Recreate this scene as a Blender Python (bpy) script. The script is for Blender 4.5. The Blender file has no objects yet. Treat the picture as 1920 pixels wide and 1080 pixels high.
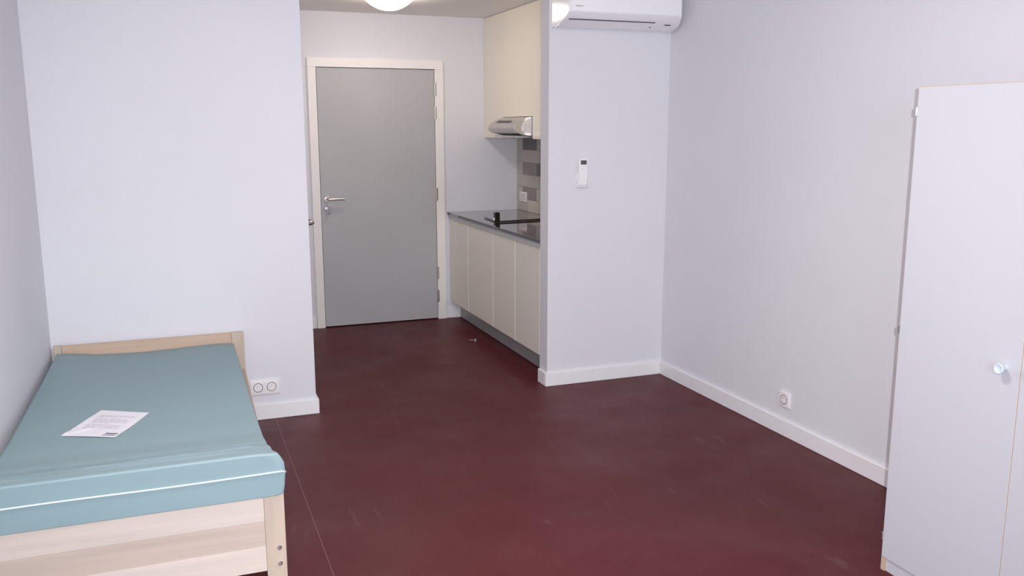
import bpy, bmesh, math, random
from mathutils import Vector, Matrix, Quaternion
random.seed(4)
C = bpy.context.scene.collection
S = bpy.context.scene
PI = math.pi

# ------------------------------------------------------------------ camera
F, YAW, PITCH, ROLL = 1654.1, 0.3666, -0.1815, -0.0008
cam_d = bpy.data.cameras.new('camera')
cam = bpy.data.objects.new('camera', cam_d); C.objects.link(cam)
cam.location = (0, 0, 1.5764)
cam_d.sensor_width = 36.0; cam_d.lens = 36.0 * F / 1920.0; cam_d.clip_start = 0.02
fwd = Vector((math.sin(YAW)*math.cos(PITCH), math.cos(YAW)*math.cos(PITCH), math.sin(PITCH)))
q = fwd.to_track_quat('-Z', 'Y')
cam.rotation_mode = 'QUATERNION'
cam.rotation_quaternion = q @ Quaternion((0, 0, 1), ROLL)
S.camera = cam

# ------------------------------------------------------------------ view, world, main lights
S.view_settings.view_transform = 'Standard'
S.view_settings.look = 'None'
S.view_settings.gamma = 1.0
S.view_settings.use_curve_mapping = False
S.view_settings.exposure = 0.07
w = bpy.data.worlds.new('sky'); S.world = w; w.use_nodes = True
w.node_tree.nodes['Background'].inputs[0].default_value = (0.62, 0.72, 1.0, 1)
w.node_tree.nodes['Background'].inputs[1].default_value = 1.0

def light(name, kind, loc, energy, col, rot=(0, 0, 0), **kw):
    d = bpy.data.lights.new(name, kind); d.energy = energy; d.color = col
    for k, v in kw.items(): setattr(d, k, v)
    o = bpy.data.objects.new(name, d); C.objects.link(o); o.location = loc; o.rotation_euler = rot
    return o
# daylight through the rear window (behind the camera), aimed into the room
light('window_daylight', 'AREA', (0.30, -1.50, 1.62), 54, (0.82, 0.91, 1.0), (PI/2, 0, -0.55),
      shape='RECTANGLE', size=1.9, size_y=1.4)
# unseen light under the main room's ceiling, added as ambient fill
light('room_ceiling_fill', 'AREA', (0.7, 2.2, 2.66), 34, (1.0, 0.93, 0.89), (0, 0, 0), shape='DISK', size=0.42)
# the camera's own flash, right beside the lens
fl_ = light('camera_flash', 'SPOT', (0.055, -0.020, 1.61), 310, (0.96, 0.96, 1.0), shadow_soft_size=0.006,
            spot_size=math.radians(104), spot_blend=1.0)
fl_.rotation_mode = 'QUATERNION'; fl_.rotation_quaternion = q

# ------------------------------------------------------------------ materials
def mat(name, col, rough=0.6, metal=0.0, noise=None, bump=None, spec=None, emit=None, coat=0.0):
    m = bpy.data.materials.new(name); m.use_nodes = True
    nt = m.node_tree; b = nt.nodes['Principled BSDF']
    b.inputs['Base Color'].default_value = (*col, 1); b.inputs['Roughness'].default_value = rough
    b.inputs['Metallic'].default_value = metal
    if spec is not None: b.inputs['Specular IOR Level'].default_value = spec
    if coat: b.inputs['Coat Weight'].default_value = coat; b.inputs['Coat Roughness'].default_value = 0.05
    tc = nt.nodes.new('ShaderNodeTexCoord')
    if noise:       # (scale, amount, stretch)
        sc, amt, st = noise
        mp = nt.nodes.new('ShaderNodeMapping'); mp.inputs['Scale'].default_value = st
        n = nt.nodes.new('ShaderNodeTexNoise'); n.inputs['Scale'].default_value = sc; n.inputs['Detail'].default_value = 5
        r = nt.nodes.new('ShaderNodeMapRange')
        r.inputs['From Min'].default_value = 0.3; r.inputs['From Max'].default_value = 0.7
        r.inputs['To Min'].default_value = 1-amt; r.inputs['To Max'].default_value = 1+amt
        mx = nt.nodes.new('ShaderNodeVectorMath'); mx.operation = 'SCALE'; mx.inputs[0].default_value = col
        L = nt.links.new
        L(tc.outputs['Object'], mp.inputs['Vector']); L(mp.outputs[0], n.inputs['Vector']); L(n.outputs[0], r.inputs['Value'])
        L(r.outputs[0], mx.inputs['Scale']); L(mx.outputs[0], b.inputs['Base Color'])
    if bump:        # (scale, strength)
        n = nt.nodes.new('ShaderNodeTexNoise'); n.inputs['Scale'].default_value = bump[0]; n.inputs['Detail'].default_value = 4
        bp = nt.nodes.new('ShaderNodeBump'); bp.inputs['Strength'].default_value = bump[1]; bp.inputs['Distance'].default_value = 0.002
        nt.links.new(tc.outputs['Object'], n.inputs['Vector']); nt.links.new(n.outputs[0], bp.inputs['Height'])
        nt.links.new(bp.outputs[0], b.inputs['Normal'])
    if emit:
        b.inputs['Emission Color'].default_value = (*emit[0], 1); b.inputs['Emission Strength'].default_value = emit[1]
    return m

M = {}
M['wall'] = mat('wall_paint', (0.755, 0.75, 0.79), 0.7, noise=(1.3, 0.02, (1, 1, 1)), bump=(160, 0.25), spec=0.2)
M['ceiling'] = mat('ceiling_paint', (0.88, 0.86, 0.85), 0.8)
M['trim'] = mat('white_trim', (0.88, 0.87, 0.88), 0.4)
M['frame'] = mat('door_frame_paint', (0.90, 0.87, 0.85), 0.38)
M['door'] = mat('grey_door_paint', (0.46, 0.46, 0.475), 0.5, noise=(3, 0.03, (1, 1, 1)))
M['steel'] = mat('brushed_steel', (0.62, 0.59, 0.55), 0.3, 1.0)
M['chrome'] = mat('chrome', (0.82, 0.82, 0.84), 0.15, 1.0)
M['cab'] = mat('cream_cabinet', (0.84, 0.80, 0.73), 0.42)
M['cabup'] = mat('cream_upper_cabinet', (0.88, 0.83, 0.72), 0.40)
M['edge'] = mat('pale_edge', (0.97, 0.95, 0.91), 0.5)  # carcass white, raised to paint in the light that door edges catch
M['plinth'] = mat('grey_plinth', (0.38, 0.37, 0.37), 0.4)
M['alu'] = mat('aluminium_profile', (0.60, 0.61, 0.63), 0.45, 0.1)
M['granite'] = mat('black_glossy_worktop', (0.035, 0.034, 0.034), 0.05, noise=(240, 0.5, (1, 1, 1)), spec=0.9, coat=0.5)
M['grout'] = mat('grout', (0.50, 0.46, 0.42), 0.8)
M['tile_l'] = mat('light_tile', (0.52, 0.48, 0.44), 0.25)
M['tile_b'] = mat('beige_tile', (0.62, 0.58, 0.50), 0.25)
M['tile_m'] = mat('taupe_tile', (0.27, 0.235, 0.225), 0.25)
M['tile_d'] = mat('dark_tile', (0.115, 0.095, 0.095), 0.25)
M['plastic'] = mat('white_plastic', (0.90, 0.88, 0.88), 0.28)
M['acplastic'] = mat('glossy_white_plastic', (0.95, 0.94, 0.95), 0.12, coat=0.3)
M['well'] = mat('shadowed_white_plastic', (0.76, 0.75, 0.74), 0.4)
M['dark'] = mat('dark_gap', (0.03, 0.028, 0.03), 0.6)
M['slot'] = mat('grey_slot', (0.12, 0.11, 0.12), 0.6)
M['lcd'] = mat('grey_display', (0.10, 0.095, 0.10), 0.25)
M['grey_print'] = mat('grey_print', (0.30, 0.29, 0.30), 0.6)
M['black'] = mat('black_metal', (0.018, 0.014, 0.012), 0.22)
M['blackbar'] = mat('bronze_black_metal', (0.06, 0.045, 0.038), 0.35, 0.4)
M['wardrobe'] = mat('white_laminate', (0.55, 0.55, 0.59), 0.5, spec=0.3)
M['board'] = mat('raw_board_edge', (0.55, 0.42, 0.31), 0.7)
M['zip'] = mat('white_piping', (0.80, 0.84, 0.90), 0.45)
M['paper'] = mat('white_paper', (0.82, 0.80, 0.84), 0.75)
M['ink'] = mat('faint_ink', (0.60, 0.56, 0.62), 0.8)
M['ink_d'] = mat('dark_ink', (0.15, 0.15, 0.17), 0.8)
M['knob'] = mat('pale_blue_knob', (0.62, 0.69, 0.77), 0.25)
M['rubber'] = mat('tan_rubber', (0.30, 0.2, 0.12), 0.5)
M['lampglass'] = mat('opal_glass', (0.9, 0.88, 0.84), 0.4, emit=((1.0, 0.86, 0.76), 28.5))
M['glass'] = mat('window_glass', (1, 1, 1), 0.0); M['glass'].node_tree.nodes['Principled BSDF'].inputs['Transmission Weight'].default_value = 1.0

def wood(name, col, k, axis):
    st = {'x': (1.2, 26, 26), 'y': (26, 1.2, 26), 'z': (26, 26, 1.2)}[axis]
    return mat(name, col, 0.5, noise=(1.6, k, st))
M['wood_x'] = wood('birch_lengthwise', (0.68, 0.59, 0.53), 0.07, 'x')
M['wood_x2'] = wood('birch_darker_board', (0.58, 0.48, 0.41), 0.08, 'x')
M['wood_x3'] = wood('birch_light_board', (0.68, 0.59, 0.52), 0.07, 'x')
M['wood_y'] = wood('birch_rail', (0.56, 0.42, 0.32), 0.08, 'y')
M['wood_z'] = wood('birch_upright', (0.56, 0.46, 0.37), 0.06, 'z')
M['wood_h'] = wood('birch_headboard', (0.58, 0.42, 0.31), 0.08, 'x')

def vinyl():
    m = mat('sea_green_vinyl', (0.25, 0.355, 0.38), 0.5, spec=0.22)
    nt = m.node_tree; b = nt.nodes['Principled BSDF']; L = nt.links.new
    tc = nt.nodes.new('ShaderNodeTexCoord')
    n = nt.nodes.new('ShaderNodeTexNoise'); n.inputs['Scale'].default_value = 5; n.inputs['Detail'].default_value = 3
    mp = nt.nodes.new('ShaderNodeMapping'); mp.inputs['Scale'].default_value = (0.7, 3, 1); mp.inputs['Rotation'].default_value = (0, 0, 0.3)
    bp = nt.nodes.new('ShaderNodeBump'); bp.inputs['Strength'].default_value = 0.18; bp.inputs['Distance'].default_value = 0.01
    L(tc.outputs['Object'], mp.inputs[0]); L(mp.outputs[0], n.inputs['Vector']); L(n.outputs[0], bp.inputs['Height']); L(bp.outputs[0], b.inputs['Normal'])
    return m
M['vinyl'] = vinyl()

def floor_mat():
    m = bpy.data.materials.new('oxblood_linoleum'); m.use_nodes = True
    nt = m.node_tree; b = nt.nodes['Principled BSDF']; L = nt.links.new
    tc = nt.nodes.new('ShaderNodeTexCoord')
    def noise(sc, det, rough=0.5, scale=(1, 1, 1), rot=0.0, dist=0.0):
        mp = nt.nodes.new('ShaderNodeMapping'); mp.inputs['Scale'].default_value = scale; mp.inputs['Rotation'].default_value = (0, 0, rot)
        n = nt.nodes.new('ShaderNodeTexNoise'); n.inputs['Scale'].default_value = sc; n.inputs['Detail'].default_value = det
        n.inputs['Roughness'].default_value = rough; n.inputs['Distortion'].default_value = dist
        L(tc.outputs['Object'], mp.inputs[0]); L(mp.outputs[0], n.inputs['Vector']); return n.outputs[0]
    def rng(v, a, b_, c, d):
        r = nt.nodes.new('ShaderNodeMapRange'); L(v, r.inputs['Value'])
        for k, x in zip(('From Min', 'From Max', 'To Min', 'To Max'), (a, b_, c, d)): r.inputs[k].default_value = x
        return r.outputs[0]
    def mix(f, a, c):
        x = nt.nodes.new('ShaderNodeMix'); x.data_type = 'RGBA'; L(f, x.inputs[0])
        for s, v in ((6, a), (7, c)):
            if isinstance(v, tuple): x.inputs[s].default_value = (*v, 1)
            else: L(v, x.inputs[s])
        return x.outputs[2]
    base = mix(rng(noise(1.1, 5), 0.3, 0.7, 0, 1), (0.074, 0.0085, 0.012), (0.097, 0.013, 0.0175))
    fine = mix(rng(noise(90, 6, 0.7), 0.35, 0.7, 0, 0.25), base, (0.120, 0.030, 0.034))
    dust = mix(rng(noise(1.7, 7, 0.62, (1, 1, 1), 0.0, 0.6), 0.52, 0.78, 0, 0.22), fine, (0.18, 0.085, 0.09))
    streak = mix(rng(noise(2.6, 4, 0.5, (8, 1, 1), 0.12, 0.4), 0.66, 0.80, 0, 0.35), dust, (0.22, 0.15, 0.145))
    L(streak, b.inputs['Base Color'])
    L(rng(noise(2.3, 5, 0.6), 0.3, 0.7, 0.36, 0.52), b.inputs['Roughness'])
    b.inputs['Specular IOR Level'].default_value = 0.21
    return m
M['floor'] = floor_mat()
M['seam'] = mat('weld_thread', (0.19, 0.075, 0.078), 0.5)

# ------------------------------------------------------------------ mesh helpers
def nb(): return bmesh.new()
def bx(bm, x0, x1, y0, y1, z0, z1, bev=0.0, seg=2):
    t = bmesh.new(); bmesh.ops.create_cube(t, size=1)
    for v in t.verts:
        v.co = Vector((x0+(v.co.x+.5)*(x1-x0), y0+(v.co.y+.5)*(y1-y0), z0+(v.co.z+.5)*(z1-z0)))
    if bev > 0: bmesh.ops.bevel(t, geom=list(t.edges), offset=bev, segments=seg, affect='EDGES', profile=0.6)
    merge(bm, t); return bm
def merge(bm, t):
    me = bpy.data.meshes.new('tmp'); t.to_mesh(me); t.free(); bm.from_mesh(me); bpy.data.meshes.remove(me)
def prism(bm, pts, axis, a, b, bev=0.0):
    """extrude polygon pts (two coords) along axis from a to b"""
    t = bmesh.new()
    def P(p, s): return {'x': (s, p[0], p[1]), 'y': (p[0], s, p[1]), 'z': (p[0], p[1], s)}[axis]
    va = [t.verts.new(P(p, a)) for p in pts]; vb = [t.verts.new(P(p, b)) for p in pts]
    t.faces.new(va); t.faces.new(list(reversed(vb)))
    n = len(pts)
    for i in range(n): t.faces.new((va[i], vb[i], vb[(i+1) % n], va[(i+1) % n]))
    bmesh.ops.recalc_face_normals(t, faces=t.faces)
    if bev > 0: bmesh.ops.bevel(t, geom=list(t.edges), offset=bev, segments=2, affect='EDGES')
    merge(bm, t); return bm
def lathe(bm, prof, c, axis='z', seg=28, flip=1):
    """prof: (radius, height) list about axis through c"""
    t = bmesh.new(); rings = []
    for r, h in prof:
        ring = []
        for i in range(seg):
            a = 2*PI*i/seg; u, v = r*math.cos(a), r*math.sin(a); h_ = h*flip
            p = {'z': (u, v, h_), 'y': (u, h_, v), 'x': (h_, u, v)}[axis]
            ring.append(t.verts.new(Vector(c)+Vector(p)))
        rings.append(ring)
    for a, b in zip(rings, rings[1:]):
        for i in range(seg): t.faces.new((a[i], a[(i+1) % seg], b[(i+1) % seg], b[i]))
    if prof[0][0] > 1e-4: t.faces.new(rings[0])
    if prof[-1][0] > 1e-4: t.faces.new(rings[-1])
    bmesh.ops.remove_doubles(t, verts=t.verts, dist=1e-6)
    bmesh.ops.recalc_face_normals(t, faces=t.faces)
    merge(bm, t); return bm
def tube(bm, pts, r, seg=12):
    t = bmesh.new(); rings = []
    pts = [Vector(p) for p in pts]; up = Vector((0, 0, 1))
    for i, p in enumerate(pts):
        d = (pts[min(i+1, len(pts)-1)]-pts[max(i-1, 0)]).normalized()
        s = d.cross(up)
        if s.length < 1e-3: s = d.cross(Vector((0, 1, 0)))
        s.normalize(); u = s.cross(d)
        rr = r[i] if isinstance(r, (list, tuple)) else r
        rings.append([t.verts.new(p+s*rr*math.cos(2*PI*k/seg)+u*rr*math.sin(2*PI*k/seg)) for k in range(seg)])
    for a, b in zip(rings, rings[1:]):
        for i in range(seg): t.faces.new((a[i], a[(i+1) % seg], b[(i+1) % seg], b[i]))
    t.faces.new(rings[0]); t.faces.new(rings[-1])
    bmesh.ops.recalc_face_normals(t, faces=t.faces)
    merge(bm, t); return bm
def obj(name, bm, m, parent=None, smooth=False, label=None):
    me = bpy.data.meshes.new(name); bm.to_mesh(me); bm.free(); me.materials.append(m)
    if smooth:
        for p in me.polygons: p.use_smooth = len(p.vertices) < 12
        me.set_sharp_from_angle(angle=math.radians(38))
    o = bpy.data.objects.new(name, me); C.objects.link(o)
    if parent is not None:
        o.parent = parent
        # parents are unrotated: shift so that world coordinates in the mesh are kept
        p = parent; off = Vector((0, 0, 0))
        while p is not None: off += Vector(p.location); p = p.parent
        o.location = -off
    if label: o['label'] = label
    return o
def struct(name, bm, m, parent=None):
    o = obj(name, bm, m, parent)
    if parent is None: o['kind'] = 'structure'
    return o
def thing(name, label, cat, loc, group=None):
    o = bpy.data.objects.new(name, None); C.objects.link(o); o.location = loc; o.empty_display_size = 0.05
    o['label'] = label; o['category'] = cat
    if group: o['group'] = group
    return o
def tag(o, label, cat, group=None):
    o['label'] = label; o['category'] = cat
    if group: o['group'] = group
    return o

# ------------------------------------------------------------------ key planes (metres)
XL, Y1, X1, Y2, X2, XR, Y3 = -0.6114, 4.804, 0.6737, 4.817, 2.0795, 2.880, 6.934
ZC, ZM = 2.4257, 2.70
XWT, XPL, XB, XU = 2.0901, 2.1942, 2.7142, 2.4200
ZWT, ZU = 0.886, 1.485
YR = -1.30

# ------------------------------------------------------------------ setting
fl = struct('floor', bx(nb(), -0.95, 3.05, YR-0.15, 7.08, -0.12, 0.0), M['floor'])
sm = nb(); bx(sm, 0.4475, 0.4505, YR, 4.788, -0.001, 0.0006)
struct('weld_seam', sm, M['seam'], fl)
# left wall leans about one degree off the others, as the bed along it does
struct('wall_left', prism(nb(), [(XL, Y1+0.1), (XL-0.11, YR-0.1), (XL-0.3, YR-0.1), (XL-0.3, Y1+0.1)], 'z', 0, ZM), M['wall'])
struct('wall_bed_end', bx(nb(), XL-0.3, X1, Y1, Y1+0.12, 0, ZM), M['wall'])
struct('wall_partition', bx(nb(), X2, XR, Y2, 4.935, 0, ZM), M['wall'])
struct('wall_right', bx(nb(), XR, XR+0.12, YR-0.1, 4.935, 0, ZM), M['wall'])
struct('wall_kitchen_lintel', bx(nb(), X1, X2, Y1, Y1+0.12, ZC, ZM), M['wall'])
kw = struct('wall_kitchen', bx(nb(), XB, XB+0.12, 4.935, 7.05, 0, ZC), M['wall'])
cl = nb(); bx(cl, X1-0.12, X1, Y1+0.12, 5.12, 0, ZC); bx(cl, X1-0.12, X1, 6.02, 7.05, 0, ZC); bx(cl, X1-0.12, X1, 5.12, 6.02, 2.05, ZC)
struct('wall_corridor_left', cl, M['wall'])
ew = nb(); bx(ew, X1, 1.045, Y3, Y3+0.12, 0, ZC); bx(ew, 2.025, XB, Y3, Y3+0.12, 0, ZC); bx(ew, 1.045, 2.025, Y3, Y3+0.12, 2.045, ZC)
struct('wall_corridor_end', ew, M['wall'])
rw = nb()
bx(rw, -0.95, XR, YR-0.12, YR, 0, 0.85); bx(rw, -0.95, XR, YR-0.12, YR, 2.3, ZM)
bx(rw, -0.95, -0.65, YR-0.12, YR, 0.85, 2.3); bx(rw, 1.25, XR, YR-0.12, YR, 0.85, 2.3)
struct('wall_rear', rw, M['wall'])
struct('ceiling', bx(nb(), -0.95, 3.0, YR-0.12, Y1, ZM, ZM+0.1), M['ceiling'])
struct('ceiling_corridor', bx(nb(), X1-0.12, XB+0.12, Y1+0.12, 7.05, ZC, ZC+0.1), M['ceiling'])

# rear window (behind the photographer, where the daylight comes in)
wf = nb()
for a in ((-0.65, 1.25, 0.85, 0.91), (-0.65, 1.25, 2.24, 2.30)): bx(wf, a[0], a[1], YR-0.09, YR-0.03, a[2], a[3], 0.004)
for a in (-0.65, 0.27, 1.19): bx(wf, a, a+0.06, YR-0.09, YR-0.03, 0.91, 2.24, 0.004)
win = struct('window_1', wf, M['frame'])
struct('window_sill', bx(nb(), -0.68, 1.30, YR, YR+0.16, 0.82, 0.85, 0.004), M['trim'], win)

# baseboards
HB, BT = 0.085, 0.015
def base(name, boxes):
    bm = nb()
    for b in boxes: bx(bm, *b, 0, HB, 0.0025, 1)
    return struct(name, bm, M['trim'])
base('baseboard_bed_end', [(XL+0.002, X1+BT, Y1-BT, Y1), (X1, X1+BT, Y1, 5.05)])
base('baseboard_partition', [(X2-BT, XR-BT, Y2-BT, Y2), (X2-BT, X2, Y2, 4.93)])
base('baseboard_right', [(XR-BT, XR, YR+0.01, Y2)])
base('baseboard_corridor_end', [(X1+BT, 1.004, Y3-BT, Y3), (2.072, 2.205, Y3-BT, Y3)])
bl = nb(); prism(bl, [(XL-0.0005, 4.785), (XL-0.106, YR+0.01), (XL-0.091, YR+0.01), (XL+0.0145, 4.785)], 'z', 0, HB)
struct('baseboard_left', bl, M['trim'])

# ------------------------------------------------------------------ entrance door at the end of the corridor
fr = nb()
bx(fr, 1.006, 1.0695, Y3-0.024, Y3+0.10, 0, 2.018, 0.003); bx(fr, 1.9995, 2.070, Y3-0.024, Y3+0.10, 0, 2.018, 0.003)
bx(fr, 1.006, 2.070, Y3-0.0245, Y3+0.10, 2.018, 2.087, 0.003)
d1 = struct('door_1', fr, M['frame'])
leaf = obj('door_leaf', bx(nb(), 1.0735, 1.9960, Y3-0.014, Y3+0.03, 0.008, 2.014, 0.002, 1), M['door'], d1)
st = nb(); bx(st, 1.07, 2.0, Y3+0.03, Y3+0.06, 0.0, 2.02)
obj('door_rebate', st, M['dark'], d1)
h = nb(); yl = Y3-0.014
lathe(h, [(0.0, -0.009), (0.023, -0.009), (0.026, -0.006), (0.026, 0.0)], (1.118, yl, 1.022), 'y')
tube(h, [(1.118, yl, 1.022), (1.118, yl-0.045, 1.022), (1.124, yl-0.053, 1.022), (1.135, yl-0.056, 1.022), (1.20, yl-0.057, 1.021), (1.247, yl-0.057, 1.020)], [0.0105, 0.0105, 0.0105, 0.010, 0.0095, 0.0085], 14)
obj('lever_handle', h, M['steel'], leaf, True, 'brushed steel lever handle')
h = nb(); lathe(h, [(0.0, -0.009), (0.022, -0.009), (0.025, -0.006), (0.025, 0.0)], (1.118, yl, 0.948), 'y')
lathe(h, [(0.0, -0.030), (0.008, -0.030), (0.009, -0.028), (0.009, 0.0)], (1.118, yl, 0.948), 'y', 16)
obj('lock_cylinder', h, M['chrome'], leaf, True)
h = nb(); lathe(h, [(0.0, -0.052), (0.012, -0.052), (0.015, -0.048), (0.015, -0.030), (0.009, -0.028)], (1.122, yl, 0.940), 'y', 20)
bx(h, 1.116, 1.130, yl-0.040, yl-0.036, 0.905, 0.940, 0.001)
obj('thumb_turn', h, M['chrome'], leaf, True)
for z in (1.865, 1.680, 1.033, 0.388, 0.197):
    hb = nb()
    bx(hb, 2.000, 2.011, Y3-0.027, Y3-0.0235, z-0.05, z+0.05, 0.0008, 1)
    lathe(hb, [(0, -0.052), (0.0055, -0.05), (0.0055, 0.05), (0, 0.052)], (1.9975, Y3-0.024, z), 'z', 12)
    obj('hinge', hb, M['steel'], d1, True)

# bathroom door in the corridor's left wall: only its lever shows past the wall end
f2 = nb(); bx(f2, X1-0.11, X1+0.006, 5.12, 5.15, 0, 2.05, 0.002); bx(f2, X1-0.11, X1+0.006, 5.99, 6.02, 0, 2.05, 0.002); bx(f2, X1-0.11, X1+0.006, 5.15, 5.99, 2.02, 2.05, 0.002)
d2 = struct('door_2', f2, M['frame'])
leaf2 = obj('door_leaf', bx(nb(), X1-0.045, X1-0.004, 5.153, 5.987, 0.008, 2.017, 0.002, 1), M['door'], d2)
h = nb(); xl = X1-0.004; yh = 5.22; zh = 1.020
lathe(h, [(0.0, 0.009), (0.023, 0.009), (0.026, 0.006), (0.026, 0.0)], (xl, yh, zh), 'x')
tube(h, [(xl, yh, zh), (xl+0.060, yh, zh), (xl+0.076, yh+0.003, zh), (xl+0.086, yh+0.012, zh), (xl+0.089, yh+0.028, zh), (xl+0.088, yh+0.13, zh)], 0.0115, 14)
obj('lever_handle', h, M['steel'], leaf2, True)

# ------------------------------------------------------------------ kitchen: backsplash tiles on the kitchen wall
def tile(y0, y1, z0, z1, m):
    g = 0.0015
    obj('tile', bx(nb(), XB-0.0085, XB-0.002, y0+g, y1-g, z0+g, z1-g, 0.0006, 1), m, kw)
obj('grout_bed', bx(nb(), XB-0.005, XB+0.001, 4.936, Y3, ZWT, ZU), M['grout'], kw)
cols = [4.94, 5.0, 5.3, 5.6, 5.9, 6.2, 6.5, 6.80, 6.932]
pat = {(1, 6): 'tile_m', (3, 6): 'tile_m', (3, 5): 'tile_d', (5, 6): 'tile_d', (5, 4): 'tile_d', (3, 3): 'tile_m', (1, 4): 'tile_d', (5, 2): 'tile_m', (1, 2): 'tile_m', (3, 1): 'tile_d'}
for r in range(6):
    z0 = ZWT+0.1*r; z1 = min(z0+0.1, ZU)
    cc = cols if r else [4.94, 5.19, 5.49, 5.79, 6.09, 6.39, 6.69, 6.932]
    for c in range(len(cc)-1):
        k = pat.get((r, c), 'tile_l') if r else ('tile_l' if c == len(cc)-2 else 'tile_b')
        tile(cc[c], cc[c+1], z0, z1, M[k])

# base cabinets
cuts = [4.937, 5.436, 5.873, 6.441, 6.926]
blabels = ['cream base cabinet nearest the partition wall', 'cream base cabinet second from the partition wall',
           'widest cream base cabinet, second from the grey door wall', 'cream base cabinet in the corner beside the grey entrance door']
XF = 2.110
for i in range(4):
    y0, y1 = cuts[i], cuts[i+1]
    t = thing('base_cabinet', blabels[i], 'cabinet', (2.4, (y0+y1)/2, 0.145), 'base cabinets under the worktop')
    c = nb(); bx(c, XF+0.0195, XB-0.01, y0+0.001, y0+0.018, 0.145, 0.835); bx(c, XF+0.0195, XB-0.01, y1-0.018, y1-0.001, 0.145, 0.835)
    bx(c, XF+0.0195, XB-0.01, y0+0.018, y1-0.018, 0.145, 0.163); bx(c, XB-0.02, XB-0.01, y0+0.018, y1-0.018, 0.163, 0.835)
    obj('carcass', c, M['edge'], t)
    dy0 = 5.014 if i == 0 else y0
    if i == 0: obj('filler_panel', bx(nb(), XF, XF+0.018, y0, 5.0115, 0.145, 0.833, 0.001, 1), M['cab'], t)
    obj('door', bx(nb(), XF, XF+0.018, dy0+0.0015, y1-0.0015, 0.145, 0.833, 0.001, 1), M['cab'], t)
    ed = nb(); bx(ed, XF-0.0006, XF+0.017, dy0+0.0012, dy0+0.0075, 0.147, 0.831)  # near-white strip, painting the light caught along the door edge
    obj('lit_door_edge', ed, M['edge'], t)
tag(obj('kitchen_plinth', bx(nb(), XPL, XPL+0.016, 4.937, 6.931, 0.004, 0.1445, 0.001, 1), M['plinth']), 'grey plinth board running along the floor under the cream cabinets', 'plinth')
wt = thing('worktop', 'glossy black kitchen worktop with grey profile below its front edge', 'worktop', (2.4, 5.9, 0.84))
obj('slab', bx(nb(), XWT, XB-0.0005, 4.937, 6.932, 0.867, ZWT, 0.0015, 2), M['granite'], wt)
obj('grip_profile', bx(nb(), XWT+0.010, XWT+0.03, 4.937, 6.932, 0.836, 0.8665, 0.001, 1), M['alu'], wt, False, 'grey aluminium grip profile')

# upper cabinets
ucuts = [(4.937, 5.29), (5.29, 5.89), (5.89, 6.49), (6.49, 6.932)]
ul = ['narrow cream wall cabinet hard against the back of the partition', 'cream wall cabinet nearest the partition, right of the hood',
      'cream wall cabinet directly above the extractor hood', 'cream wall cabinet in the far corner left of the hood']
for i, (y0, y1) in enumerate(ucuts):
    t = thing('wall_cabinet', ul[i], 'cabinet', (2.57, (y0+y1)/2, ZU), 'wall cabinets over the worktop')
    zb = 1.645 if i == 2 else ZU
    c = nb()
    bx(c, XU+0.019, XB-0.009, y0+0.0005, y0+0.018, zb, ZC-0.002); bx(c, XU+0.019, XB-0.009, y1-0.018, y1-0.0005, zb, ZC-0.002)
    bx(c, XU+0.019, XB-0.009, y0+0.018, y1-0.018, zb, zb+0.018); bx(c, XB-0.02, XB-0.009, y0+0.018, y1-0.018, zb+0.018, ZC-0.002)
    obj('carcass', c, M['edge'], t)
    obj('door', bx(nb(), XU, XU+0.0185, y0+0.0006, y1-0.0006, zb+0.001, ZC-0.003, 0.0006, 1), M['cabup'], t)

# extractor hood
hd = thing('extractor_hood', 'slim silver extractor hood with curved front under the wall cabinets', 'extractor hood', (2.5, 6.19, 1.49))
prof = [(XU, 1.640), (2.385, 1.632), (2.350, 1.617), (2.318, 1.597), (2.296, 1.575), (2.290, 1.560), (2.296, 1.545), (2.318, 1.529), (2.352, 1.517), (2.39, 1.511), (XU, 1.509)]
b = nb(); prism(b, prof, 'y', 5.925, 6.475, 0.002)
obj('hood_front', b, M['steel'], hd, True)
b = nb(); bx(b, XU+0.001, XB-0.012, 5.90, 6.485, 1.500, 1.643, 0.002); obj('hood_body', b, M['alu'], hd)
cap = [(XU, 1.643), (2.380, 1.633), (2.345, 1.618), (2.313, 1.596), (2.292, 1.573), (2.286, 1.560), (2.292, 1.544), (2.316, 1.527), (2.352, 1.515), (XU, 1.508)]
b = nb(); prism(b, cap, 'y', 5.905, 5.925, 0.003); obj('end_cap', b, M['chrome'], hd, True, 'shiny chrome end cap')
b = nb(); prism(b, [(2.418, 1.634), (2.384, 1.622), (2.352, 1.600), (2.345, 1.575), (2.345, 1.545), (2.36, 1.534), (2.418, 1.524)], 'y', 5.902, 5.906); obj('control_panel', b, M['plastic'], hd, False, 'white control panel with small buttons')
b = nb()
for xx, zz in ((2.375, 1.585), (2.375, 1.56), (2.395, 1.6), (2.395, 1.57)): lathe(b, [(0, -0.002), (0.005, -0.002), (0.005, 0)], (xx, 5.902, zz), 'y', 12)
obj('button', b, M['alu'], hd)
b = nb(); prism(b, [(XU, 1.5075), (2.352, 1.5145), (2.31, 1.5265), (2.36, 1.509), (XU, 1.501)], 'y', 5.906, 5.93); obj('shadow_lip', b, M['black'], hd)
b = nb()
n0 = Vector((-0.56, 0, 0.83))
for k in range(4):
    y = 6.13+k*0.072
    t = bmesh.new(); bmesh.ops.create_cube(t, size=1)
    for v in t.verts:
        u, s, n = v.co.x*0.022, v.co.y*0.060, v.co.z*0.004
        v.co = Vector((2.332, y, 1.6085))+Vector((0.83, 0, 0.56))*u+Vector((0, 1, 0))*s+n0*n
    merge(b, t)
obj('vent_slots', b, M['slot'], hd, False, 'row of dark vent slots')
b = nb(); bx(b, 2.34, 2.68, 5.94, 6.46, 1.494, 1.5085); obj('grease_filter', b, M['alu'], hd)

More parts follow.
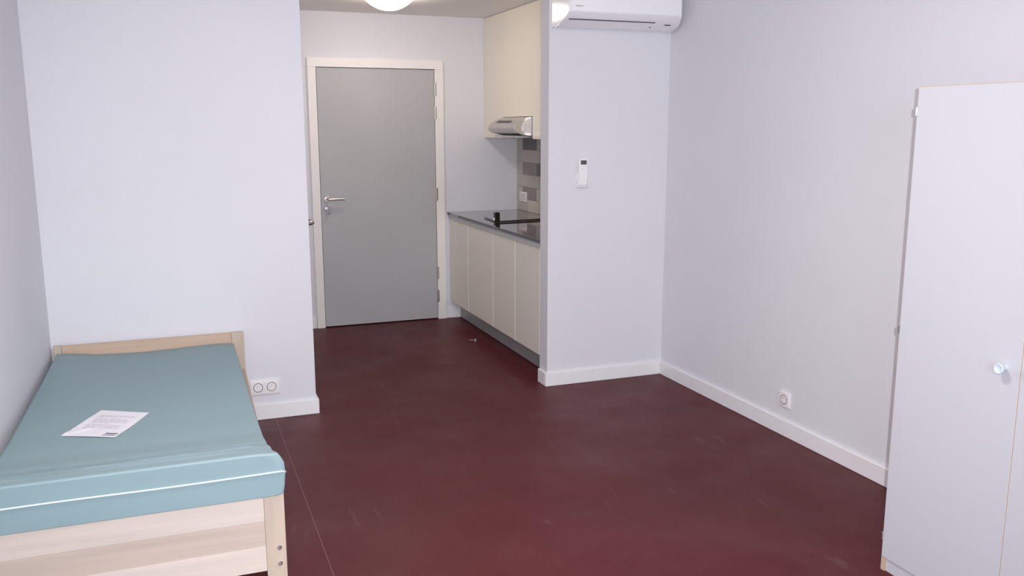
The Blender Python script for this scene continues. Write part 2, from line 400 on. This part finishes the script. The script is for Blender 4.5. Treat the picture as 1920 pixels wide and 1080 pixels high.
# worktop tap, spout swung towards the front edge
tp = thing('tap', 'black tap with long flat spout over the glossy black worktop', 'tap', (2.60, 6.05, ZWT))
b = nb(); lathe(b, [(0.028, 0.0), (0.028, 0.008), (0.021, 0.012), (0.021, 0.075), (0, 0.078)], (2.60, 6.05, ZWT), 'z', 20); obj('tap_base', b, M['black'], tp, True)
b = nb(); prism(b, [(2.195, 5.985), (2.60, 6.04), (2.60, 6.06), (2.195, 6.005)], 'z', 0.8875, 0.899, 0.002); obj('spout', b, M['blackbar'], tp)
b = nb(); prism(b, [(2.165, 5.972), (2.203, 5.977), (2.203, 6.018), (2.165, 6.013)], 'z', ZWT+0.0005, 0.963, 0.004); obj('spout_head', b, M['black'], tp)
b = nb(); bx(b, 2.158, 2.166, 5.982, 5.998, 0.905, 0.925, 0.002); obj('spray_button', b, M['chrome'], tp)
b = nb(); prism(b, [(2.185, 6.019), (2.20, 6.019), (2.215, 6.33), (2.205, 6.33)], 'z', 0.889, 0.894, 0.001); obj('lever', b, M['blackbar'], tp)

# ------------------------------------------------------------------ sockets
def socket(name, label, cx, cy, cz, wall, gang=1, group=None):
    """plate on a wall; wall 'y' faces -y, 'x' faces -x"""
    t = thing(name, label, 'socket', (cx, cy, cz-0.04), group)
    def place(bm):
        for v in bm.verts:
            p = v.co.copy()
            v.co = Vector((cx+p.x, cy+p.y, cz+p.z)) if wall == 'y' else Vector((cx+p.y, cy-p.x, cz+p.z))
        return bm
    W = 0.08+0.071*(gang-1)
    b = bx(nb(), -W/2, W/2, -0.011, 0.0, -0.04, 0.04, 0.003)
    obj('plate', place(b), M['plastic'], t, True)
    for g in range(gang):
        ox = (g-(gang-1)/2)*0.071
        b = nb(); lathe(b, [(0.025, -0.0125), (0.0225, -0.0125), (0.0215, -0.0115), (0.019, -0.0115)], (ox, 0, 0), 'y', 28)
        s = obj('socket_ring', place(b), M['plastic'], t, True)
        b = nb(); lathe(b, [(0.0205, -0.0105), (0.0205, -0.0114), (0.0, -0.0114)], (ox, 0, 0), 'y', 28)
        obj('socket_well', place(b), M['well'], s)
        b = nb()
        for dx in (-0.0095, 0.0095): lathe(b, [(0, -0.0122), (0.0034, -0.0122), (0.0034, -0.011)], (ox+dx, 0, 0), 'y', 12)
        obj('pin_hole', place(b), M['slot'], s)
        b = nb(); lathe(b, [(0, -0.018), (0.0028, -0.017), (0.0028, -0.011)], (ox, 0, 0.011), 'y', 12)
        obj('earth_pin', place(b), M['steel'], s, True)
    return t
socket('double_socket', 'white double wall socket beside the headboard of the bed', 0.4015, Y1-0.0001, 0.182, 'y', 2)
socket('wall_socket', 'single white wall socket low on the right-hand wall', XR-0.0001, 3.570, 0.192, 'x', 1)
socket('kitchen_socket', 'small white double socket on the kitchen backsplash tiles', XB-0.0086, 6.775, 1.005, 'x', 2)

# ------------------------------------------------------------------ air conditioner
ac = thing('air_conditioner', 'white wall air conditioner at the top of the partition wall', 'air conditioner', (2.47, Y2, 2.13))
pf = [(Y2-0.001, 2.134, 0), (4.770, 2.130, 0), (4.69, 2.147, .2), (4.645, 2.163, .6), (4.610, 2.186, .9), (4.598, 2.197, 1), (4.598, 2.22, 1), (4.597, 2.39, 1), (4.612, 2.415, .9), (4.66, 2.425, .6), (Y2-0.001, 2.425, 0)]
t = bmesh.new()
va = [t.verts.new((2.090+0.014*k, y, z)) for y, z, k in pf]
vb = [t.verts.new((2.862-0.042*k, y, z)) for y, z, k in pf]
t.faces.new(va); t.faces.new(list(reversed(vb)))
for i in range(len(pf)):
    j = (i+1) % len(pf); t.faces.new((va[i], va[j], vb[j], vb[i]))
bmesh.ops.recalc_face_normals(t, faces=t.faces)
bmesh.ops.bevel(t, geom=[e for e in t.edges if abs(e.verts[0].co.x-e.verts[1].co.x) < 0.05 and e.verts[0].co.y < 4.8], offset=0.004, segments=2, affect='EDGES')
b = nb(); merge(b, t); obj('housing', b, M['acplastic'], ac, True)
b = nb(); bx(b, 2.112, 2.812, 4.590, 4.600, 2.199, 2.40, 0.004, 3); obj('front_panel', b, M['acplastic'], ac, True)
def slanted(name, x0, x1, s0, s1, off, m, par, lift=0.0015):
    """strip on the underside slope between two profile positions"""
    b = nb(); (ya, za), (yb, zb_) = s0, s1
    n = Vector((0, zb_-za, -(yb-ya))); n.normalize()
    if n.z > 0: n = -n
    t = bmesh.new(); vs = []
    for l in (0.003*-1, lift):
        for (x, y, z) in ((x0, ya, za), (x1, ya, za), (x1, yb, zb_), (x0, yb, zb_)):
            vs.append(t.verts.new(Vector((x, y, z))+n*l))
    t.faces.new(vs[:4]); t.faces.new(vs[4:])
    for i in range(4): t.faces.new((vs[i], vs[(i+1) % 4], vs[4+(i+1) % 4], vs[4+i]))
    bmesh.ops.recalc_face_normals(t, faces=t.faces); merge(b, t)
    return obj(name, b, m, par)
slanted('outlet_slot', 2.122, 2.672, (4.650, 2.1612), (4.641, 2.1655), 0, M['slot'], ac)
slanted('air_flap', 2.118, 2.672, (4.722, 2.140), (4.652, 2.1603), 0, M['acplastic'], ac, 0.002)
slanted('indicator_window', 2.745, 2.785, (4.672, 2.1535), (4.660, 2.158), 0, M['slot'], ac)
slanted('sensor', 2.664, 2.672, (4.704, 2.1435), (4.696, 2.146), 0, M['slot'], ac, 0.003)
b = nb()
for k, wd in enumerate((5, 6, 5, 6, 5, 2, 6)):
    bx(b, 2.140+k*0.0068, 2.140+k*0.0068+wd*0.0008, 4.5895, 4.5903, 2.225, 2.2315)
obj('maker_mark', b, M['grey_print'], ac, False, 'small grey lettering, too small to read')

# remote control in its wall holder
rc = thing('remote_control', 'white remote control in a holder on the partition wall', 'remote control', (2.2975, Y2, 1.225))
b = nb(); prism(b, [(2.272, 1.228), (2.322, 1.228), (2.324, 1.30), (2.324, 1.378), (2.320, 1.384), (2.273, 1.384), (2.269, 1.378), (2.269, 1.30)], 'y', Y2-0.026, Y2-0.008, 0.003)
obj('body', b, M['plastic'], rc, True)
obj('display', bx(nb(), 2.278, 2.316, Y2-0.0285, Y2-0.024, 1.351, 1.376, 0.0006, 1), M['lcd'], rc, False, 'dark grey display')
b = nb()
for i in range(3):
    for j in range(2): bx(b, 2.281+i*0.012, 2.289+i*0.012, Y2-0.0272, Y2-0.025, 1.333-j*0.012, 1.339-j*0.012, 0.0005, 1)
obj('buttons', b, M['trim'], rc)
b = nb(); bx(b, 2.264, 2.329, Y2-0.008, Y2-0.0005, 1.222, 1.300, 0.002); bx(b, 2.264, 2.329, Y2-0.030, Y2-0.0075, 1.219, 1.226, 0.002)
bx(b, 2.262, 2.2685, Y2-0.030, Y2-0.0005, 1.219, 1.262, 0.002); bx(b, 2.3245, 2.331, Y2-0.030, Y2-0.0005, 1.219, 1.262, 0.002)
obj('holder', b, M['plastic'], rc)

# ------------------------------------------------------------------ corridor ceiling lamp
lm = thing('ceiling_lamp', 'lit opal dome lamp on the corridor ceiling', 'lamp', (1.435, 6.03, ZC))
b = nb(); R = 0.215; pr_ = []
for i in range(13):
    rr = 0.150*i/12.0; pr_.append((rr, -0.088+R-math.sqrt(R*R-rr*rr)))
pr_ += [(0.158, -0.020), (0.164, -0.012), (0.168, -0.004), (0.169, -0.0005)]
lathe(b, pr_, (1.435, 6.03, ZC), 'z', 48); obj('shade', b, M['lampglass'], lm, True)
b = nb(); lathe(b, [(0.176, -0.004), (0.176, 0.0)], (1.435, 6.03, ZC-0.0005), 'z', 48); obj('mounting_ring', b, M['trim'], lm, True)

# door stop on the floor
ds = thing('door_stop', 'tiny metal door stop on the red floor before the cabinets', 'door stop', (2.045, 6.10, 0))
b = nb(); lathe(b, [(0.020, 0.0), (0.020, 0.003), (0.013, 0.004), (0.012, 0.014), (0.0, 0.016)], (2.045, 6.09, 0), 'z', 20); obj('post', b, M['chrome'], ds, True)
b = nb(); bx(b, 2.005, 2.035, 6.105, 6.125, 0.0, 0.004, 0.001); obj('foot_plate', b, M['rubber'], ds)

# ------------------------------------------------------------------ wardrobe
WX, WY, WH, WWD, ZD = 2.303, 2.283, 1.7024, 0.473, 0.051
wd = thing('wardrobe', 'tall white laminate wardrobe with round knobs against the right wall', 'wardrobe', (2.59, WY-WWD, 0))
xb = XR-BT-0.003
for y0 in (WY-0.018, WY-2*WWD):
    c = nb(); bx(c, WX+0.019, xb, y0, y0+0.018, 0, WH)
    bx(c, WX+0.001, WX+0.019, y0, y0+0.018, 0, ZD-0.002)
    obj('side_panel', c, M['board'], wd)
c = nb(); bx(c, WX+0.0195, xb, WY-0.0005, WY+0.0006, 0.001, WH-0.001); obj('side_facing', c, M['wardrobe'], wd)
c = nb(); bx(c, WX+0.019, xb, WY-2*WWD+0.018, WY-0.018, WH-0.018, WH-0.0005); bx(c, xb-0.008, xb, WY-2*WWD+0.018, WY-0.018, ZD, WH-0.018)
bx(c, WX+0.019, xb, WY-2*WWD+0.018, WY-0.018, ZD, ZD+0.018)
obj('carcass', c, M['wardrobe'], wd)
obj('plinth', bx(nb(), WX+0.008, WX+0.026, WY-2*WWD+0.018, WY-0.018, 0.0, ZD-0.002), M['wardrobe'], wd)
for i in range(2):
    y1 = WY-i*WWD; y0 = y1-WWD
    d = obj('door', bx(nb(), WX, WX+0.018, y0+0.0016, y1-0.0012, ZD, WH-0.0022, 0.0006, 1), M['wardrobe'], wd)
    e = nb(); bx(e, WX+0.0006, WX+0.0175, y0+0.0006, y0+0.0016, ZD, WH-0.002); bx(e, WX+0.0006, WX+0.0175, y1-0.0012, y1-0.0004, ZD, WH-0.002)
    bx(e, WX+0.0003, WX+0.018, y0+0.0008, y1-0.0006, WH-0.0022, WH)
    obj('edge_band', e, M['board'], d, False, 'raw beige board edge')
    ky = (y0+0.052) if i == 0 else (y1-0.052)
    k = nb(); lathe(k, [(0.0, 0.0), (0.0085, 0.0), (0.0085, -0.012), (0.012, -0.018), (0.0165, -0.024), (0.0165, -0.030), (0.0145, -0.0315), (0.009, -0.0285), (0.0, -0.0275)], (WX, ky, 0.861), 'x', 32)
    obj('knob', k, M['knob'], d, True, 'round pale knob with a dished face')
    if i == 0:
        for z in (1.6235, 0.886, 0.125):
            k = nb(); bx(k, WX+0.002, WX+0.020, WY-0.001, WY+0.004, z-0.014, z+0.014, 0.001, 1)
            bx(k, WX+0.010, WX+0.045, WY+0.0005, WY+0.0035, z-0.016, z+0.016, 0.0008, 1)
            lathe(k, [(0, -0.013), (0.0042, -0.013), (0.0042, 0.013), (0, 0.013)], (WX+0.004, WY+0.006, z), 'z', 12)
            obj('hinge', k, M['chrome'], wd, True)

# ------------------------------------------------------------------ bed (along the left wall, one degree off square)
SK = (0.304-0.268)/(4.77-2.72)            # sideways drift per metre towards the foot
def skew(bm):
    for v in bm.verts: v.co.x += SK*(v.co.y-4.77)
    return bm
bed = thing('bed', 'single birch bed frame with slatted boards along the left wall', 'bed', (-0.15, 3.75, 0))
HX0, HX1 = -0.598, 0.304
def bobj(name, b, m, **k): return obj(name, skew(b), m, bed, **k)
# head end
bobj('leg', bx(nb(), HX1-0.062, HX1, 4.752, 4.784, 0, 0.507, 0.002), M['wood_z'])
bobj('leg', bx(nb(), HX0, HX0+0.035, 4.752, 4.784, 0, 0.507, 0.002), M['wood_z'])
bobj('head_board', bx(nb(), HX0+0.0355, HX1-0.0625, 4.755, 4.781, 0.30, 0.505, 0.002), M['wood_h'])
# foot end
YF = 2.72
bobj('leg', bx(nb(), HX1-0.062, HX1, YF, YF+0.030, 0, 0.437, 0.002), M['wood_z'])
bobj('leg', bx(nb(), HX0, HX0+0.062, YF, YF+0.030, 0, 0.437, 0.002), M['wood_z'])
bobj('foot_board', bx(nb(), HX0+0.0625, HX1-0.0625, YF+0.001, YF+0.029, 0.3465, 0.436, 0.0008, 1), M['wood_x'])
bobj('foot_board', bx(nb(), HX0+0.0625, HX1-0.0625, YF+0.0022, YF+0.029, 0.262, 0.3461, 0.0004, 1), M['wood_x2'])
bobj('foot_board', bx(nb(), HX0+0.0625, HX1-0.0625, YF+0.0015, YF+0.029, 0.177, 0.2617, 0.0004, 1), M['wood_x3'])
for z in (0.2515, 0.197):
    b = nb(); lathe(b, [(0.0, -0.002), (0.0035, -0.002), (0.004, -0.0035), (0.0075, -0.003), (0.0085, 0.0)], (0.2825, YF, z), 'y', 20)
    bobj('bolt', b, M['chrome'], smooth=True)
for x0 in (HX1-0.024, HX0+0.002):
    bobj('side_rail', bx(nb(), x0, x0+0.022, YF+0.031, 4.7515, 0.232, 0.306, 0.002), M['wood_y'])
for k in range(13):
    y = 2.86+k*0.145
    bobj('slat', bx(nb(), HX0+0.0245, HX1-0.0245, y, y+0.07, 0.296, 0.308, 0.001, 1), M['wood_x'])

# ------------------------------------------------------------------ mattress
def interp(tab, y):
    if y <= tab[0][0]: return tab[0][1]
    for (a, p), (b_, r) in zip(tab, tab[1:]):
        if y <= b_:
            s = (y-a)/(b_-a); s = s*s*(3-2*s)*0.5+s*0.5
            return p+(r-p)*s
    return tab[-1][1]
TOP = [(2.69, 0.583), (2.80, 0.566), (2.95, 0.528), (3.15, 0.497), (3.45, 0.482), (3.9, 0.474), (4.4, 0.466), (4.745, 0.458)]
BOT = [(2.69, 0.4385), (2.76, 0.4385), (2.95, 0.372), (3.25, 0.332), (3.7, 0.312), (4.745, 0.3095)]
def folds(x, y):
    z = 0.0
    if y > 4.1:                                          # limp head end: left corner lifts, middle dips
        u = (x+0.597)/0.85; f = min(1, (y-4.1)/0.6)
        z += f*(0.020*max(0, 1-u/0.22) - 0.011*math.exp(-((u-0.48)/0.25)**2))
    # pulled creases running across near the foot end, plus two faint ones on the left
    for (y0, sl, wdt, amp, xa, xb_) in ((2.765, 0.02, 0.008, 0.0042, -0.6, 0.22), (2.815, 0.05, 0.011, 0.0044, -0.35, 0.23), (2.875, 0.09, 0.012, 0.0040, -0.2, 0.24),
                                       (2.935, 0.12, 0.012, 0.0030, -0.1, 0.24), (3.87, 0.42, 0.016, 0.0050, -0.58, -0.33), (3.58, 0.40, 0.014, 0.0036, -0.55, -0.28)):
        yc = y0+sl*x*(1 if sl < 0.2 else 1)
        fade = min(1, max(0, (x-xa)/0.08))*min(1, max(0, (xb_-x)/0.06))
        z += amp*fade*math.exp(-((y-yc)/wdt)**2)
    return z
def m_bounds(y):
    s = SK*(y-4.77)
    return -0.597+s*0.25, 0.250+s*0.15+0.010*math.exp(-((y-2.695)/0.035)**2)
t = bmesh.new()
ys = [2.692+0.012*i for i in range(30)]; y = ys[-1]
while y < 4.73: y += 0.035; ys.append(min(y, 4.745))
NX = 44; rc_ = 0.020
def section(y, inset, dz):
    x0, x1 = m_bounds(y); zt = interp(TOP, y)-dz; zb = interp(BOT, y)+dz
    if inset: x0 += inset; x1 -= inset
    flare = 0.016*math.exp(-((y-2.70)/0.05)**2)        # cover bulges out at the foot corner
    fr_ = 0.006+flare*0.7
    pts = []
    for i in range(NX+1):
        s = i/NX; x = x0+rc_*0.7+(x1-x0-1.4*rc_)*s
        d = min(x-x0, x1-x)
        zz = zt-0.004*math.exp(-((d-0.014)/0.03)**2)+(folds(x, y) if not inset else 0)
        pts.append((x, zz))
    for a in (0.75, 0.4, 0.1):                             # right upper corner and side
        pts.append((x1-rc_*(1-math.cos(a*0))+fr_*(1-a)*0.5-0.004*a, zt-rc_*(1-a)*0.9-0.002))
    h_ = zt-zb
    for k in (0.25, 0.42, 0.48, 0.54, 0.75, 0.93):
        pts.append((x1+fr_*(0.6+0.5*math.sin(k*PI)) + (0.0025 if k in (0.48,) else 0), zt-h_*k))
    pts.append((x1+fr_*0.4, zb+0.004)); pts.append((x1-0.012, zb)); pts.append((x0+0.012, zb))
    for k in (0.93, 0.54, 0.48, 0.25): pts.append((x0-0.002, zt-h_*k))
    pts.append((x0+0.003, zt-rc_*0.5))
    return [t.verts.new((px, y, pz)) for px, pz in pts]
rings = []
for i, y in enumerate(ys):
    rings.append(section(y, 0, 0))
for a, b_ in zip(rings, rings[1:]):
    n = len(a)
    for i in range(n): t.faces.new((a[i], b_[i], b_[(i+1) % n], a[(i+1) % n]))
# rounded foot and head faces: extra inset rings then a cap
def cap_end(ring, y, sgn):
    cur = ring; cy_ = y
    for d, ins in ((0.003, 0.0015), (0.005, 0.006)):
        cx_ = sum(v.co.x for v in cur)/len(cur); x0, x1 = m_bounds(y)
        zt = interp(TOP, y); zb = interp(BOT, y); new = []
        for v in ring:
            p = v.co.copy()
            p.x += ins*(1 if p.x < (x0+x1)/2 else -1) if min(abs(p.x-x0), abs(p.x-x1)) < 0.03 else 0
            p.z += -ins if p.z > (zt+zb)/2+0.04 else (ins*0.4 if p.z < zb+0.02 else 0)
            p.y = y+sgn*d
            new.append(t.verts.new(p))
        n = len(cur)
        for i in range(n): t.faces.new((cur[i], cur[(i+1) % n], new[(i+1) % n], new[i]))
        cur = new
    t.faces.new(cur)
cap_end(rings[0], ys[0], -1); cap_end(rings[-1], ys[-1], 1)
bmesh.ops.recalc_face_normals(t, faces=t.faces)
mt = thing('mattress', 'sea-green vinyl covered mattress lying on the birch bed, its foot end on the footboard', 'mattress', (-0.17, 3.72, 0.31))
b = nb(); merge(b, t); cv = obj('cover', b, M['vinyl'], mt, True)
cv.data.set_sharp_from_angle(angle=math.radians(20))
# zip piping around the visible sides
zp = []
x0, x1 = m_bounds(2.69)
for i in range(25):
    s = i/24; x = x0+0.004+(x1+0.010-x0-0.004)*s
    zp.append((x, 2.6855, 0.5160+0.0015*math.sin(7*s)+0.002*s))
for y in (2.692, 2.72, 2.78, 2.86, 2.95, 3.1, 3.3, 3.6, 4.0, 4.4, 4.7):
    a, b_ = m_bounds(y); fl_ = 0.006+0.016*math.exp(-((y-2.70)/0.05)**2)*0.7
    zp.append((b_+fl_*1.1+0.001, y, interp(TOP, y)-0.48*(interp(TOP, y)-interp(BOT, y))))
b = nb(); tube(b, zp, 0.0024, 8); obj('zip', b, M['zip'], mt, True, 'thin white zip line around the side')

# sheet of paper on the mattress
def surf(x, y): return interp(TOP, y)+folds(x, y)+0.0022
pc = [Vector(p) for p in ((-0.429, 3.390), (-0.315, 3.676), (-0.139, 3.577), (-0.246, 3.288))]   # front-left, back-left, back-right, front-right
N = 10
def pp(u, v, lift=0.0):
    p = (pc[0]*(1-u)+pc[3]*u)*(1-v)+(pc[1]*(1-u)+pc[2]*u)*v
    return Vector((p.x, p.y, surf(p.x, p.y)+lift+0.0012*math.sin(3*u+2*v)))
t = bmesh.new()
g = [[t.verts.new(pp(i/N, j/N)) for i in range(N+1)] for j in range(N+1)]
g2 = [[t.verts.new(pp(i/N, j/N, -0.0006)) for i in range(N+1)] for j in range(N+1)]
for j in range(N):
    for i in range(N):
        t.faces.new((g[j][i], g[j][i+1], g[j+1][i+1], g[j+1][i])); t.faces.new((g2[j+1][i], g2[j+1][i+1], g2[j][i+1], g2[j][i]))
rim = [(0, i) for i in range(N)]+[(j, N) for j in range(N)]+[(N, i) for i in range(N, 0, -1)]+[(j, 0) for j in range(N, 0, -1)]
for (a, b_), (c_, d_) in zip(rim, rim[1:]+rim[:1]): t.faces.new((g[a][b_], g2[a][b_], g2[c_][d_], g[c_][d_]))
bmesh.ops.recalc_face_normals(t, faces=t.faces)
pa = thing('paper_sheet', 'white printed sheet of paper lying on the sea-green mattress', 'paper', (-0.28, 3.45, 0.484))
b = nb(); merge(b, t); obj('sheet', b, M['paper'], pa)
def ink(rects, m, name):
    t = bmesh.new()
    for (u0, u1, v0, v1) in rects:
        k = 3
        for s in range(k):
            a, b_ = u0+(u1-u0)*s/k, u0+(u1-u0)*(s+1)/k
            vs = [t.verts.new(pp(u, v, 0.0009)) for u, v in ((a, v0), (b_, v0), (b_, v1), (a, v1))]
            t.faces.new(vs)
    b = nb(); merge(b, t); return obj(name, b, m, pa)
rows = []
v = 0.80
for k in range(15):
    if k in (3, 9): v -= 0.035; continue
    u = 0.16
    while u < 0.80:
        l = random.uniform(0.04, 0.12); e = min(u+l, 0.84); rows.append((u, e, v, v+0.009)); u = e+0.02
        if k in (2, 8, 14) and u > 0.5: break
    v -= 0.036
ink(rows, M['ink'], 'printed_lines')
ink([(0.74+0.045*k, 0.74+0.045*k+0.033, 0.10, 0.155) for k in range(5)]+[(0.72, 0.95, 0.055, 0.072)], M['ink_d'], 'printed_mark')
